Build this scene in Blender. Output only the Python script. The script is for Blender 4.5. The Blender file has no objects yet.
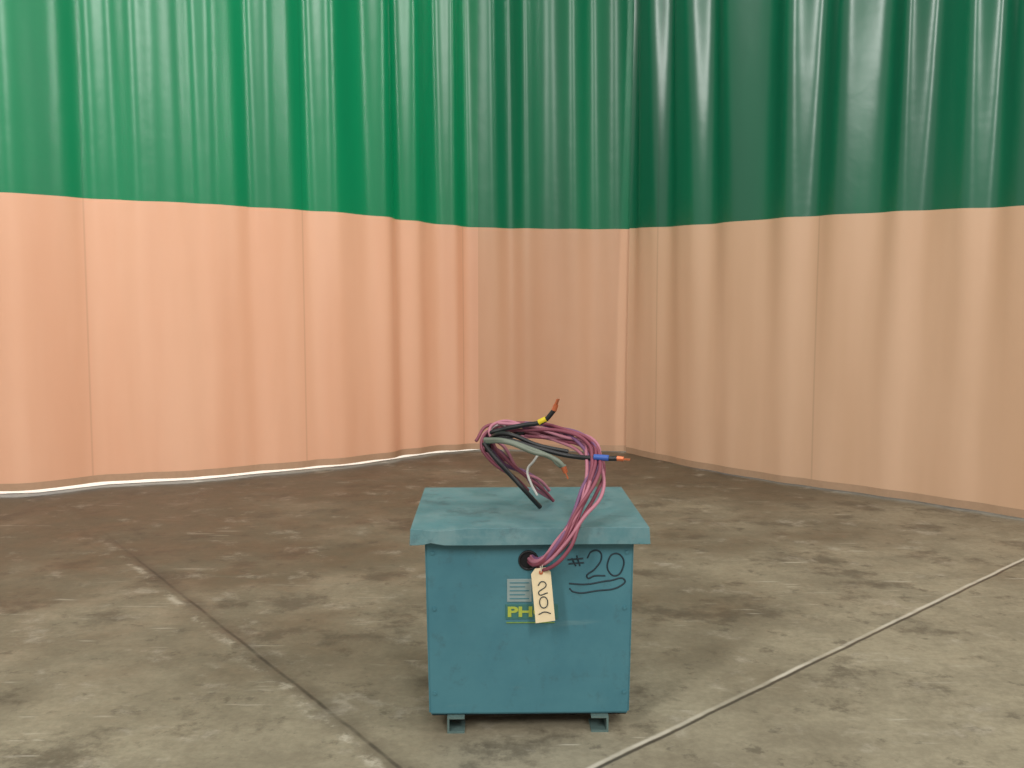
import bpy, bmesh, math, random
import numpy as np
from mathutils import Vector, Matrix
random.seed(4)
S=bpy.context.scene
S.view_settings.view_transform='Standard'
col=S.collection

# ---------------------------------------------------------------- helpers
def lin(r,g,b):
    f=lambda c:(c/255/12.92) if c/255<=0.04045 else ((c/255+0.055)/1.055)**2.4
    return (f(r),f(g),f(b),1)
class NT:
    def __init__(s,name):
        s.m=bpy.data.materials.new(name); s.m.use_nodes=True
        s.t=s.m.node_tree; s.t.nodes.clear()
        s.out=s.n('ShaderNodeOutputMaterial')
    def n(s,ty,**k):
        nd=s.t.nodes.new(ty)
        for a,b in k.items(): setattr(nd,a,b)
        return nd
    def l(s,a,b): s.t.links.new(a,b)
    def put(s,sock,v):
        if isinstance(v,bpy.types.NodeSocket): s.l(v,sock)
        else: sock.default_value=v
    def math(s,op,a,b=0.0,c=None,clamp=False):
        nd=s.n('ShaderNodeMath',operation=op); nd.use_clamp=clamp
        s.put(nd.inputs[0],a); s.put(nd.inputs[1],b)
        if c is not None: s.put(nd.inputs[2],c)
        return nd.outputs[0]
    def mix(s,fac,a,b,bt='MIX'):
        nd=s.n('ShaderNodeMix',data_type='RGBA',blend_type=bt)
        s.put(nd.inputs[0],fac); s.put(nd.inputs[6],a); s.put(nd.inputs[7],b)
        return nd.outputs[2]
    def noise(s,vec,scale,detail=4,rough=.55,dist=0):
        nd=s.n('ShaderNodeTexNoise'); s.l(vec,nd.inputs['Vector'])
        nd.inputs['Scale'].default_value=scale; nd.inputs['Detail'].default_value=detail
        nd.inputs['Roughness'].default_value=rough; nd.inputs['Distortion'].default_value=dist
        return nd.outputs[0]
    def mapping(s,vec,scale=(1,1,1),rot=(0,0,0),loc=(0,0,0)):
        nd=s.n('ShaderNodeMapping'); s.l(vec,nd.inputs[0])
        nd.inputs['Scale'].default_value=scale; nd.inputs['Rotation'].default_value=rot; nd.inputs['Location'].default_value=loc
        return nd.outputs[0]
    def range(s,v,a,b,c=0,d=1):
        nd=s.n('ShaderNodeMapRange'); nd.interpolation_type='SMOOTHSTEP'
        s.l(v,nd.inputs[0])
        for i,x in enumerate((a,b,c,d)): nd.inputs[1+i].default_value=x
        return nd.outputs[0]
    def bump(s,h,strength,dist=.01):
        nd=s.n('ShaderNodeBump'); nd.inputs['Strength'].default_value=strength
        nd.inputs['Distance'].default_value=dist; s.l(h,nd.inputs['Height']); return nd.outputs[0]
    def pr(s,color,rough=.5,metal=0,spec=.5,normal=None):
        p=s.n('ShaderNodeBsdfPrincipled')
        s.put(p.inputs['Base Color'],color); s.put(p.inputs['Roughness'],rough)
        p.inputs['Metallic'].default_value=metal; p.inputs['Specular IOR Level'].default_value=spec
        if normal is not None: s.l(normal,p.inputs['Normal'])
        return p.outputs[0]
    def fin(s,sh): s.l(sh,s.out.inputs[0]); return s.m
def simple(name,c,rough=.5,metal=0,var=.15,scale=30):
    t=NT(name); tc=t.n('ShaderNodeTexCoord').outputs['Object']
    n=t.noise(tc,scale,2)
    c2=tuple(x*(1-var*2) for x in c[:3])+(1,)
    return t.fin(t.pr(t.mix(n,c,c2),rough,metal))

def obj(name,me,parent=None,mats=()):
    o=bpy.data.objects.new(name,me); col.objects.link(o)
    for m in mats: me.materials.append(m)
    if parent: o.parent=parent
    return o
def empty(name,loc=(0,0,0),rz=0):
    e=bpy.data.objects.new(name,None); col.objects.link(e); e.location=loc; e.rotation_euler=(0,0,rz)
    e.empty_display_size=.1; return e
def box(name,lo,hi,mat,parent=None,bev=.003,seg=2):
    bm=bmesh.new(); bmesh.ops.create_cube(bm,size=1)
    for v in bm.verts:
        v.co=Vector([lo[i]+(v.co[i]+.5)*(hi[i]-lo[i]) for i in range(3)])
    if bev: bmesh.ops.bevel(bm,geom=bm.edges[:],offset=bev,segments=seg,affect='EDGES',profile=.5)
    me=bpy.data.meshes.new(name); bm.to_mesh(me); bm.free()
    return obj(name,me,parent,[mat])
def tube(name,pts,r,mat,parent=None,cyc=False,tilt=None):
    cu=bpy.data.curves.new(name,'CURVE'); cu.dimensions='3D'; cu.bevel_depth=r; cu.bevel_resolution=3
    cu.resolution_u=10; cu.use_fill_caps=True
    sp=cu.splines.new('BEZIER'); sp.bezier_points.add(len(pts)-1); sp.use_cyclic_u=cyc
    for b,p in zip(sp.bezier_points,pts):
        b.co=p; b.handle_left_type=b.handle_right_type='AUTO'
    o=bpy.data.objects.new(name,cu); col.objects.link(o); cu.materials.append(mat)
    if parent: o.parent=parent
    return o

# ---------------------------------------------------------------- materials
def mat_floor():
    t=NT('stained_concrete'); P=t.n('ShaderNodeTexCoord').outputs['Object']
    sep=t.n('ShaderNodeSeparateXYZ'); t.l(P,sep.inputs[0])
    big=t.noise(P,.9,4,.6); mid=t.noise(P,3.2,7,.72); fine=t.noise(P,38,4,.7)
    stain=t.noise(t.mapping(P,loc=(2,9,0)),2.4,8,.72)
    tone=t.math('ADD',t.math('MULTIPLY',sep.outputs[0],.07),t.math('MULTIPLY',sep.outputs[1],-.10))
    tone=t.math('ADD',tone,t.math('MULTIPLY',t.math('SUBTRACT',big,.5),1.6))
    base=t.mix(t.range(tone,-.80,-.10),lin(92,81,63),lin(152,144,123))
    base=t.mix(t.range(mid,.40,.62,0,.45),base,lin(110,101,83))
    base=t.mix(t.range(stain,.52,.63,0,.6),base,lin(66,58,47))
    base=t.mix(t.range(t.noise(t.mapping(P,loc=(5,3,0)),9,5,.7),.57,.67,0,.55),base,lin(66,59,49))
    base=t.mix(t.range(t.noise(t.mapping(P,loc=(6,1,0)),4.5,7,.72),.55,.68,0,.5),base,lin(174,166,150))
    base=t.mix(t.range(fine,.3,.7,0,.30),base,lin(86,78,63))
    for rot,loc,sc,th in ((.6,(0,0,0),1.0,.65),(-.9,(3,1,0),1.3,.65),(1.3,(8,2,0),.8,.65)):
        v=t.mapping(P,(sc*2.2,sc*24,1),(0,0,rot),loc)
        m=t.range(t.noise(v,1.0,3,.6),th,th+.07,0,.55)
        m=t.math('MULTIPLY',m,t.range(t.noise(t.mapping(P,loc=loc),1.8,3),.47,.60))
        base=t.mix(m,base,lin(194,187,171))
    wob=t.math('MULTIPLY',t.math('SUBTRACT',t.noise(P,5,3),.5),.016)
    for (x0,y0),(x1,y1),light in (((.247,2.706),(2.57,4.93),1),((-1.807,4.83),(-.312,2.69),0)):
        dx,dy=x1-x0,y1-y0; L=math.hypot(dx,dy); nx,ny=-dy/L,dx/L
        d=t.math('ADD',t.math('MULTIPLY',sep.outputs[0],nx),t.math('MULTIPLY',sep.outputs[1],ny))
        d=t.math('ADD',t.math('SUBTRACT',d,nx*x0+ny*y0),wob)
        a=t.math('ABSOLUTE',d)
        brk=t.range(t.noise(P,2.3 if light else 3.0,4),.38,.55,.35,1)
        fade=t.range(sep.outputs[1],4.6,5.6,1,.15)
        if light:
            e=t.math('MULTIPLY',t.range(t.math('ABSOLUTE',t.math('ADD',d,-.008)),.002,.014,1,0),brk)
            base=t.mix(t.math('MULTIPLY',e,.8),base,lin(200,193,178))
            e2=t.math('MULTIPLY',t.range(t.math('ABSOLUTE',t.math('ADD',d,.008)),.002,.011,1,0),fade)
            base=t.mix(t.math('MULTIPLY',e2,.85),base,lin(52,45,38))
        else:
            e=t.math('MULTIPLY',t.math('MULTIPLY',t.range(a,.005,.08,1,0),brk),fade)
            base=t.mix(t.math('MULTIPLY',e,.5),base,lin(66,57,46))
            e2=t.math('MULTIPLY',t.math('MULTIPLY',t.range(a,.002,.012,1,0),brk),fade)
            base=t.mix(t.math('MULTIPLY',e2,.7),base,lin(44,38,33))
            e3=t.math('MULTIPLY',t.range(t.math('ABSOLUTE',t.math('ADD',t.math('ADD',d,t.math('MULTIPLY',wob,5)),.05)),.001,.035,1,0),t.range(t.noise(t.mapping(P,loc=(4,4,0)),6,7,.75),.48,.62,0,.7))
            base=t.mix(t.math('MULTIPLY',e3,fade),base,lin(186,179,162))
    rough=t.range(mid,.3,.7,.40,.6)
    return t.fin(t.pr(base,rough,0,.45,t.bump(fine,.15,.004)))

def mat_vinyl(name,c,c2,spec,rough,trans,tcol,bs=.18):
    t=NT(name); uv=t.n('ShaderNodeUVMap').outputs[0]
    sep=t.n('ShaderNodeSeparateXYZ'); t.l(uv,sep.inputs[0])
    st=t.noise(t.mapping(uv,(2.6,.3,1)),1.0,3,.5)
    base=t.mix(t.range(st,.3,.7),c,c2)
    fr=t.math('FRACT',t.math('DIVIDE',t.math('ADD',sep.outputs[0],.36),1.52))
    sm=t.range(t.math('ABSOLUTE',t.math('SUBTRACT',fr,.5)),.002,.006,1,0)
    base=t.mix(t.math('MULTIPLY',sm,.25),base,tuple(x*.4 for x in c2[:3])+(1,))
    wr=t.noise(t.mapping(uv,(4,.35,1)),1.0,2,.4)
    wr2=t.noise(uv,4,3,.5)
    nrm=t.bump(t.math('ADD',wr,t.math('MULTIPLY',wr2,.5)),bs,.03)
    p=t.pr(base,rough,0,spec,nrm)
    tr=t.n('ShaderNodeBsdfTranslucent'); tr.inputs[0].default_value=tcol
    mx=t.n('ShaderNodeMixShader'); mx.inputs[0].default_value=trans
    t.l(p,mx.inputs[1]); t.l(tr.outputs[0],mx.inputs[2])
    return t.fin(mx.outputs[0])

def mat_box(name,c,c2,dusty):
    t=NT(name); P=t.n('ShaderNodeTexCoord').outputs['Object']
    a=t.noise(P,3.5,6,.65); b=t.noise(P,16,6,.7); s=t.noise(t.mapping(P,(3,3,26)),1.0,4,.6)
    base=t.mix(t.range(a,.35,.7),c,c2)
    base=t.mix(t.range(b,.53,.70,0,.45),base,lin(56,86,92))
    base=t.mix(t.range(s,.60,.76,0,.35),base,lin(112,140,140))
    if dusty:
        base=t.mix(t.range(t.noise(P,8,7,.72),.36,.70,.1,.55),base,lin(124,148,148))
        base=t.mix(t.range(t.noise(t.mapping(P,loc=(4,1,0)),7,6,.7),.54,.70,0,.6),base,lin(58,82,88))
    return t.fin(t.pr(base,t.range(b,.3,.7,.42,.6),0,.4,t.bump(t.math('ADD',a,t.math('MULTIPLY',b,.2)),.10,.008)))

M_floor=mat_floor()
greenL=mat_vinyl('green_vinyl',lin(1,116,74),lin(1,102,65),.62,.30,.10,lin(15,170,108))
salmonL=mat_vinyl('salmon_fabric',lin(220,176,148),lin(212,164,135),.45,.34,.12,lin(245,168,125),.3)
greenC=mat_vinyl('green_vinyl_shade_tinted',lin(5,108,72),lin(4,94,63),.55,.33,.06,lin(15,160,104))  # centre panel: dimmer light put into colour and translucency, no lining
salmonC=mat_vinyl('tan_fabric_shade_tinted',lin(208,166,136),lin(198,154,124),.35,.4,.06,lin(242,168,125),.3)  # same dimming mixed into the lower fabric of the centre panel
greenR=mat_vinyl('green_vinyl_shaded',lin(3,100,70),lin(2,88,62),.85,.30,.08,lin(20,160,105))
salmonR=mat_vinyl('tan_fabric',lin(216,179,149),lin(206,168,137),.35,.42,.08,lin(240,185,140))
hemL=simple('hem_stitching',lin(190,152,122),.6,0,.1)
hemR=simple('hem_stitching_tan',lin(180,148,120),.6,0,.1)
M_box=mat_box('teal_painted_steel',lin(68,117,127),lin(58,107,119),False)
M_lid=mat_box('dusty_teal_steel',lin(76,119,124),lin(64,108,115),True)
M_foot=simple('worn_steel',lin(104,128,124),.55,.2,.25)
M_dark=simple('dark_hollow',lin(10,10,12),.9)
M_black=simple('black_rubber',lin(24,24,26),.45)
M_ink=simple('marker_ink',lin(22,44,54),.6)
M_copper=simple('copper_lug',lin(215,120,80),.35,.6)
M_pink=simple('pink_insulation',lin(182,116,132),.55)
M_maroon=simple('maroon_insulation',lin(132,64,80),.55)
M_purple=simple('violet_insulation',lin(124,82,118),.55)
M_grey=simple('grey_insulation',lin(112,120,106),.5)
M_white=simple('white_insulation',lin(225,222,215),.5)
M_yellow=simple('yellow_tape',lin(225,200,40),.5)
M_blue=simple('blue_tape',lin(50,90,170),.5)
M_plate=simple('aluminium_plate',lin(150,168,168),.4,.3,.1)
M_label=simple('yellow_green_label',lin(110,140,70),.5,0,.08)
M_label2=simple('teal_label_field',lin(56,108,102),.5,0,.08)
M_tag=simple('manila_card',lin(222,203,166),.8,0,.06)
M_string=simple('string',lin(220,210,190),.8)
M_gap_white=simple('daylight_gap_white',lin(238,236,226),.8,0,.04)  # near-white, stands in for daylight showing under the hem

# ---------------------------------------------------------------- floor
def plane(name,pts,z,mat):
    bm=bmesh.new(); bm.faces.new([bm.verts.new((x,y,z)) for x,y in pts])
    me=bpy.data.meshes.new(name); bm.to_mesh(me); bm.free(); return obj(name,me,None,[mat])
plane('floor',[(-9,-9),(9,-9),(9,13),(-9,13)],0,M_floor)

# ---------------------------------------------------------------- curtains
def catmull(P,step):
    P=[np.array(p,float) for p in P]; P=[2*P[0]-P[1]]+P+[2*P[-1]-P[-2]]
    out=[]
    for i in range(1,len(P)-2):
        p0,p1,p2,p3=P[i-1:i+3]
        for k in range(60):
            t=k/60
            out.append(.5*((2*p1)+(-p0+p2)*t+(2*p0-5*p1+4*p2-p3)*t*t+(-p0+3*p1-3*p2+p3)*t**3))
    out.append(P[-2]); out=np.array(out)
    d=np.r_[0,np.cumsum(np.hypot(*(np.diff(out[:,:2],axis=0).T)))]
    s=np.arange(0,d[-1],step)
    return s,np.stack([np.interp(s,d,out[:,j]) for j in range(out.shape[1])],1)
def curtain(name,P,mats,fold,top=5.0,split=None):
    # P: (x, y, seam height, hem height)
    s,Q=catmull(P,.014)
    T=np.gradient(Q[:,:2],axis=0); T/=np.linalg.norm(T,axis=1)[:,None]
    N=np.stack([-T[:,1],T[:,0]],1)
    rows=[]
    for f in np.linspace(0,1,4): rows.append(('h',f,2))
    for f in np.linspace(0,1,22)[1:]: rows.append(('l',f,1))
    for f in np.linspace(0,1,30)[1:]: rows.append(('u',f,0))
    vs=[];uvs=[]
    hemh=.05
    for ty,f,_ in rows:
        if ty=='h': z=Q[:,3]+hemh*f
        elif ty=='l': z=Q[:,3]+hemh+(Q[:,2]-Q[:,3]-hemh)*f
        else: z=Q[:,2]+(top-Q[:,2])*f
        off=fold(s,z)
        xy=Q[:,:2]+N*off[:,None]
        for i in range(len(s)):
            vs.append((xy[i,0],xy[i,1],z[i])); uvs.append((s[i],z[i]))
    n=len(s); fs=[];mi=[]
    for r in range(len(rows)-1):
        m=rows[r+1][2]
        for i in range(n-1):
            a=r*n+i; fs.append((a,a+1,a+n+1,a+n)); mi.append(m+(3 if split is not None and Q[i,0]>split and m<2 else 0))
    me=bpy.data.meshes.new(name); me.from_pydata(vs,[],fs)
    uvl=me.uv_layers.new(name='UVMap')
    li=np.empty(len(me.loops),int); me.loops.foreach_get('vertex_index',li)
    uvl.data.foreach_set('uv',np.array(uvs)[li].ravel())
    o=obj(name,me,None,mats)
    me.polygons.foreach_set('material_index',mi)
    me.polygons.foreach_set('use_smooth',[True]*len(mi)); me.update()
    return o
def foldL(s,z):
    g=.42+.58*np.clip(z/4,0,1)
    ph=s+.012*z
    a=.040*np.sin(2*np.pi*ph/.38+1.3*np.sin(1.9*s))+.010*np.sin(2*np.pi*ph/.23+1.7*np.sin(2.7*s+1))
    return a*g*(.8+.4*np.sin(1.2*s+.5))
def foldR(s,z):
    g=.12+.88*np.clip((z-.6)/3.0,0,1)**1.2
    ph=s+.03*(z-2)*np.sin(2*s)
    a=.058*np.sin(2*np.pi*ph/.43+1.0*np.sin(1.6*s+2))+.015*np.sin(2*np.pi*ph/.25+1.9*np.sin(2.1*s))
    return a*g
PL=[(-6.2,6.1,2.02,.035),(-4.6,6.35,2.01,.035),(-3.75,6.50,2.0,.035),(-3.2,6.60,1.993,.035),(-2.85,6.90,1.988,.035),(-2.26,7.10,1.979,.034),
    (-1.965,7.30,1.975,.032),(-1.2,7.78,1.96,.03),(-.70,8.32,1.935,.026),(-.278,8.55,1.913,.016),(.415,8.55,1.90,.006),(1.0,8.52,1.896,.006),(1.6,8.55,1.896,.006)]
PR=[(.965,8.42,1.896,.006),(1.2,8.03,1.88,.006),(1.443,7.63,1.87,.006),(1.90,7.05,1.872,.008),(2.285,6.66,1.868,.012),(2.62,6.32,1.862,.012),
    (3.036,5.84,1.847,.012),(4.0,4.7,1.84,.012),(5.2,3.3,1.83,.012)]
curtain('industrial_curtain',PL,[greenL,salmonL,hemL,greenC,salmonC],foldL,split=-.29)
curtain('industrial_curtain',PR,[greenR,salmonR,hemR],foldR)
gap_pts=[(x,y+.08) for x,y,_,_ in PL[:-3]]+[(-.2,12.5),(-8.5,12.5),(-8.5,6.0)]
plane('daylight_gap_sheet',gap_pts,.003,M_gap_white)  # added white sheet behind the hem, makes the daylight leak line

# ---------------------------------------------------------------- transformer (local: front face at y=0)
T=empty('electrical_transformer',(.053,2.93,0),math.radians(1.2))
W0,W1=-.313,.312
zb,zt=.052,.60
D=.56
bm=bmesh.new(); bmesh.ops.create_cube(bm,size=1)
for v in bm.verts:
    top=v.co.z>0; sx=1.0 if top else .968
    v.co=Vector(((W0+(v.co.x+.5)*(W1-W0))*sx, (v.co.y+.5)*D, zt if top else zb))
bmesh.ops.bevel(bm,geom=bm.edges[:],offset=.006,segments=3,affect='EDGES')
me=bpy.data.meshes.new('housing'); bm.to_mesh(me); bm.free(); housing=obj('housing',me,T,[M_box])
bm=bmesh.new()
x0,x1,y0,y1=-.352,.352,-.035,D+.05; nx,ny=36,30
zl0,zl1=.582,.632
def dent(x,y): 
    return -.008*math.exp(-((x+.27)**2+(y+.03)**2)/.004)-.004*math.exp(-((x-.05)**2+(y-.25)**2)/.03)
g=[[bm.verts.new((x0+(x1-x0)*i/nx,y0+(y1-y0)*j/ny,zl1+dent(x0+(x1-x0)*i/nx,y0+(y1-y0)*j/ny))) for i in range(nx+1)] for j in range(ny+1)]
for j in range(ny):
    for i in range(nx): bm.faces.new((g[j][i],g[j][i+1],g[j+1][i+1],g[j+1][i]))
per=[g[0][i] for i in range(nx)]+[g[j][nx] for j in range(ny)]+[g[ny][i] for i in range(nx,0,-1)]+[g[j][0] for j in range(ny,0,-1)]
low=[]
for v in per:
    x,y=v.co.x,v.co.y
    ox=.003 if x>x1-1e-4 else (-.003 if x<x0+1e-4 else 0); oy=-.003 if y<y0+1e-4 else (.003 if y>y1-1e-4 else 0)
    low.append(bm.verts.new((x+ox,y+oy,zl0+.001*math.sin(9*x+5*y)+(.007*math.exp(-((x+.29)/.02)**2) if oy<0 else 0))))
for i in range(len(per)):
    k=(i+1)%len(per); bm.faces.new((per[k],per[i],low[i],low[k]))
me=bpy.data.meshes.new('lid'); bm.to_mesh(me); bm.free(); lid=obj('lid',me,T,[M_lid])
md=lid.modifiers.new('s','SOLIDIFY'); md.thickness=.003; md.offset=-1
md=lid.modifiers.new('b','BEVEL'); md.width=.005; md.segments=3; md.limit_method='ANGLE'; md.angle_limit=math.radians(50)
box('bottom_pan',(-.295,.012,.045),(.295,D-.012,.056),M_dark,T,.002)
def channel(name,cx,parent,flip,ya,yb):
    w,h,t=.052,.05,.006
    prof=[(-w/2,0),(w/2,0),(w/2,t),(-w/2+t,t),(-w/2+t,h-t),(w/2,h-t),(w/2,h),(-w/2,h)]
    if flip: prof=[(-x,z) for x,z in prof]
    bm=bmesh.new()
    A=[bm.verts.new((cx+x,ya,z)) for x,z in prof]; B=[bm.verts.new((cx+x,yb,z)) for x,z in prof]
    bm.faces.new(A); bm.faces.new(B[::-1])
    for i in range(8): bm.faces.new((A[i],B[i],B[(i+1)%8],A[(i+1)%8]))
    bmesh.ops.recalc_face_normals(bm,faces=bm.faces)
    me=bpy.data.meshes.new(name); bm.to_mesh(me); bm.free(); return obj(name,me,parent,[M_foot])
for i,(cx,fl,ya) in enumerate(((-.222,False,-.014),(.212,True,-.014),(-.222,False,D-.07),(.212,True,D-.07))):
    channel(f'foot_{i+1}',cx,T,fl,ya,ya+.085)
def disc(name,c,r,th,mat,parent,seg=32):
    bm=bmesh.new(); bmesh.ops.create_cone(bm,cap_ends=True,segments=seg,radius1=r,radius2=r,depth=th,matrix=Matrix.Translation(c)@Matrix.Rotation(math.pi/2,4,'X'))
    me=bpy.data.meshes.new(name); bm.to_mesh(me); bm.free()
    return obj(name,me,parent,[mat])
hx,hz=-.004,.527
disc('knockout_hole',(hx,-.001,hz),.027,.004,M_dark,T)
tube('knockout_grommet',[(hx+.027*math.cos(a),-.003,hz+.027*math.sin(a)) for a in [i*math.pi/4 for i in range(8)]],.0035,M_black,T,True)
box('rating_plate',(-.068,-.003,.400),(.006,0,.470),M_plate,T,.001,1)
for k in range(5):
    z=.457-.012*k; box(f'plate_text_{k+1}',(-.06,-.0042,z),(-.002-.012*(k%2),-.003,z+.003),M_box,T,0)
box('maker_label',(-.073,-.0025,.347),(.085,0,.393),M_label2,T,.001,1)
def text(name,s,loc,size,mat,parent,bold=0,rot=(math.pi/2,0,0)):
    cu=bpy.data.curves.new(name,'FONT'); cu.body=s; cu.size=size; cu.extrude=.0006; cu.offset=bold
    cu.materials.append(mat); o=bpy.data.objects.new(name,cu); col.objects.link(o); o.parent=parent; o.location=loc; o.rotation_euler=rot; return o
M_lab3=simple('yellow_print',lin(162,172,66),.5,0,.05)
text('label_lettering','PHC',(-.068,-.0035,.356),.042,M_lab3,T,.0015).scale=(1.5,1,1)
box('label_footer',(-.07,-.003,.335),(.075,0,.338),M_label,T,0)
for i,(x,z) in enumerate(((-.285,.38),(-.285,.12),(.285,.38),(.285,.12),(-.29,.55),(.29,.55))):
    disc(f'screw_{i+1}',(x,-.002,z),.005,.006,M_box,T,12)
def hand(name,pts,cyc=False):
    return tube(name,[(x,-.0003,z) for x,z in pts],.0025,M_ink,T,cyc)
hand('handwriting_1',[(.125,.532),(.138,.508)]); hand('handwriting_2',[(.140,.540),(.150,.508)])
hand('handwriting_3',[(.113,.527),(.160,.531)]); hand('handwriting_4',[(.116,.515),(.162,.518)])
hand('handwriting_5',[(.172,.532),(.185,.552),(.208,.552),(.214,.532),(.196,.500),(.172,.473),(.195,.478),(.226,.478)])
hand('handwriting_6',[(.252,.545),(.235,.525),(.237,.490),(.258,.478),(.278,.500),(.276,.535)],True)
hand('handwriting_7',[(.118,.455),(.165,.452),(.24,.463),(.285,.464),(.277,.450),(.20,.432),(.13,.430),(.119,.440)])

# ---------------------------------------------------------------- cables (world coords)
C=empty('electrical_cable_bundle',(0,0,0))
def jit(pts,j,seed):
    r=random.Random(seed); a=[r.uniform(-1,1) for _ in range(3)]; out=[]
    for i,p in enumerate(pts):
        if i: a=[.76*x+.24*r.uniform(-1,1)*1.7 for x in a]
        s=.35 if i<2 else (.6 if i<4 else 1)
        out.append((p[0]+a[0]*j*s,p[1]+a[1]*j*s,max(.639 if p[1]>2.9 and i>3 else 0,p[2]+a[2]*j*s)))
    return out
main=[(.052,2.945,.527),(.085,2.868,.533),(.14,2.85,.592),(.186,2.868,.668),(.230,2.92,.735),(.252,3.0,.800),(.232,3.08,.846),
      (.153,3.15,.870),(.042,3.2,.884),(-.045,3.22,.884),(-.08,3.2,.85),(-.045,3.2,.79),(.02,3.22,.735),(.075,3.26,.69),(.12,3.30,.640)]
cols=[M_maroon,M_pink,M_maroon,M_purple,M_maroon,M_pink,M_maroon,M_purple,M_maroon,M_pink,M_maroon,M_pink,M_maroon]
for i in range(13):
    p=jit(main,.040,i+10)
    n=len(p)-(0,0,4,1,5,0,6,0,3,0,1,5,4)[i]
    tube(f'cable_{i+1}',p[:n],.0055,cols[i],C)
def lug(name,p,d,parent,tape=None):
    d=Vector(d).normalized(); q=d.to_track_quat('Z','Y').to_matrix().to_4x4()
    bm=bmesh.new()
    bmesh.ops.create_cone(bm,cap_ends=True,segments=14,radius1=.0085,radius2=.0075,depth=.02,matrix=Matrix.Translation((0,0,.010)))
    bmesh.ops.create_cube(bm,size=1,matrix=Matrix.Translation((0,0,.028))@Matrix.Diagonal((.018,.004,.022,1)))
    bmesh.ops.transform(bm,matrix=Matrix.Translation(p)@q,verts=bm.verts)
    me=bpy.data.meshes.new(name); bm.to_mesh(me); bm.free(); obj(name,me,parent,[M_copper])
    if tape:
        a=Vector(p)-d*.07; tube(name+'_tape',[tuple(a),tuple(a+d*.045)],.0095,tape,parent)
b1=[(.04,3.2,.875),(-.03,3.2,.858),(-.07,3.19,.868),(-.03,3.17,.888),(.04,3.15,.905),(.10,3.13,.920),(.132,3.12,.955)]
tube('cable_black_1',b1,.0075,M_black,C); lug('lug_1',b1[-1],(.010,-.005,.03),C); 
tube('tape_yellow',[(.085,3.135,.915),(.108,3.128,.927)],.0095,M_yellow,C)
b2=[(-.08,3.22,.80),(-.075,3.15,.85),(-.02,3.08,.868),(.08,3.05,.845),(.17,3.03,.826),(.25,2.99,.824),(.315,2.97,.826)]
tube('cable_black_2',b2,.0075,M_black,C); lug('lug_2',b2[-1],(.04,-.01,-.001),C,M_blue)
b3=[(-.085,3.10,.865),(-.02,3.05,.868),(.06,3.03,.845),(.11,3.02,.826),(.145,3.01,.808),(.156,3.01,.795)]
tube('cable_grey_1',b3,.0075,M_grey,C); lug('lug_3',b3[-1],(.012,0,-.03),C)
tube('cable_grey_2',jit(b3,.025,77),.007,M_grey,C)
b4=[(-.09,3.14,.85),(-.05,3.12,.80),(0,3.12,.745),(.05,3.12,.69),(.09,3.16,.639)]
tube('cable_black_3',b4,.0075,M_black,C)
tube('cable_white',[(.09,3.15,.82),(.068,3.14,.79),(.05,3.14,.765),(.06,3.14,.72),(.08,3.15,.68)],.004,M_white,C)
tube('cable_black_4',jit(b2,.03,5)[:5],.007,M_black,C)
tube('cable_tie',[(-.04+.03*math.cos(a),3.2,.87+.03*math.sin(a)) for a in [i*math.pi/3 for i in range(6)]],.003,M_white,C,True)

# ---------------------------------------------------------------- paper tag
G=empty('paper_tag',(.083,2.866,.520),0); G.rotation_euler=(math.radians(-3),math.radians(-5),math.radians(8))
bm=bmesh.new(); w=.029; h=.160
pr=[(-w,-h),(w,-h),(w,-.015),(w*.55,0),(-w*.55,0),(-w,-.015)]
f=bm.faces.new([bm.verts.new((x,0,z)) for x,z in pr])
me=bpy.data.meshes.new('card'); bm.to_mesh(me); bm.free(); cd=obj('card',me,G,[M_tag]); md=cd.modifiers.new('s','SOLIDIFY'); md.thickness=.0012
disc('eyelet',(0,-.001,-.013),.006,.003,M_copper,G,16)
tube('tie_string',[(0,-.002,-.013),(.006,-.008,.01),(.014,.0,.03),(.004,.004,.02),(0,-.002,-.010)],.0012,M_string,G)
def th(n,pts,cyc=False): tube(n,[(x,-.0015,z) for x,z in pts],.0015,M_ink,G,cyc)
th('tag_writing_1',[(-.012,-.05),(.0,-.04),(.012,-.05),(-.012,-.075),(.014,-.075)])
th('tag_writing_2',[(0,-.085),(-.012,-.1),(0,-.118),(.012,-.1)],True)
th('tag_writing_3',[(-.018,-.135),(0,-.13),(.018,-.137)])

# ---------------------------------------------------------------- light
w=bpy.data.worlds.new('World'); S.world=w; w.use_nodes=True
bg=w.node_tree.nodes['Background']; bg.inputs[0].default_value=(1.0,.98,.92,1); bg.inputs[1].default_value=.58
def area(name,loc,tgt,sx,sy,power,c=(1,1,1)):
    l=bpy.data.lights.new(name,'AREA'); l.shape='RECTANGLE'; l.size=sx; l.size_y=sy; l.energy=power; l.color=c
    o=bpy.data.objects.new(name,l); col.objects.link(o); o.location=loc
    o.rotation_euler=(Vector(tgt)-Vector(loc)).to_track_quat('-Z','Y').to_euler(); return o
area('clerestory_window_light',(-5,-5,7.4),(0,7,1.5),1.2,4.2,520,(1,.99,.96))
area('clerestory_window_light',(2.2,-6,7.6),(1,7,1.5),1.2,4.2,520,(1,.99,.96))
area('side_window_light',(8,1.0,6.4),(1,6,1),1.3,3.6,300,(1,.98,.95))
area('skylight',(0,3,7.5),(0,3.6,0),3.5,3.5,110,(1,.98,.95))
area('outdoor_daylight',(-4.2,10.0,4.2),(-2.9,7.2,.6),3.5,3,320,(1,.98,.95))

# ---------------------------------------------------------------- camera
cam=bpy.data.cameras.new('Camera'); co=bpy.data.objects.new('Camera',cam); col.objects.link(co)
co.location=(0,0,1.3); co.rotation_euler=(math.radians(90-4.8),0,0); cam.lens=35.16; cam.sensor_width=36
S.camera=co
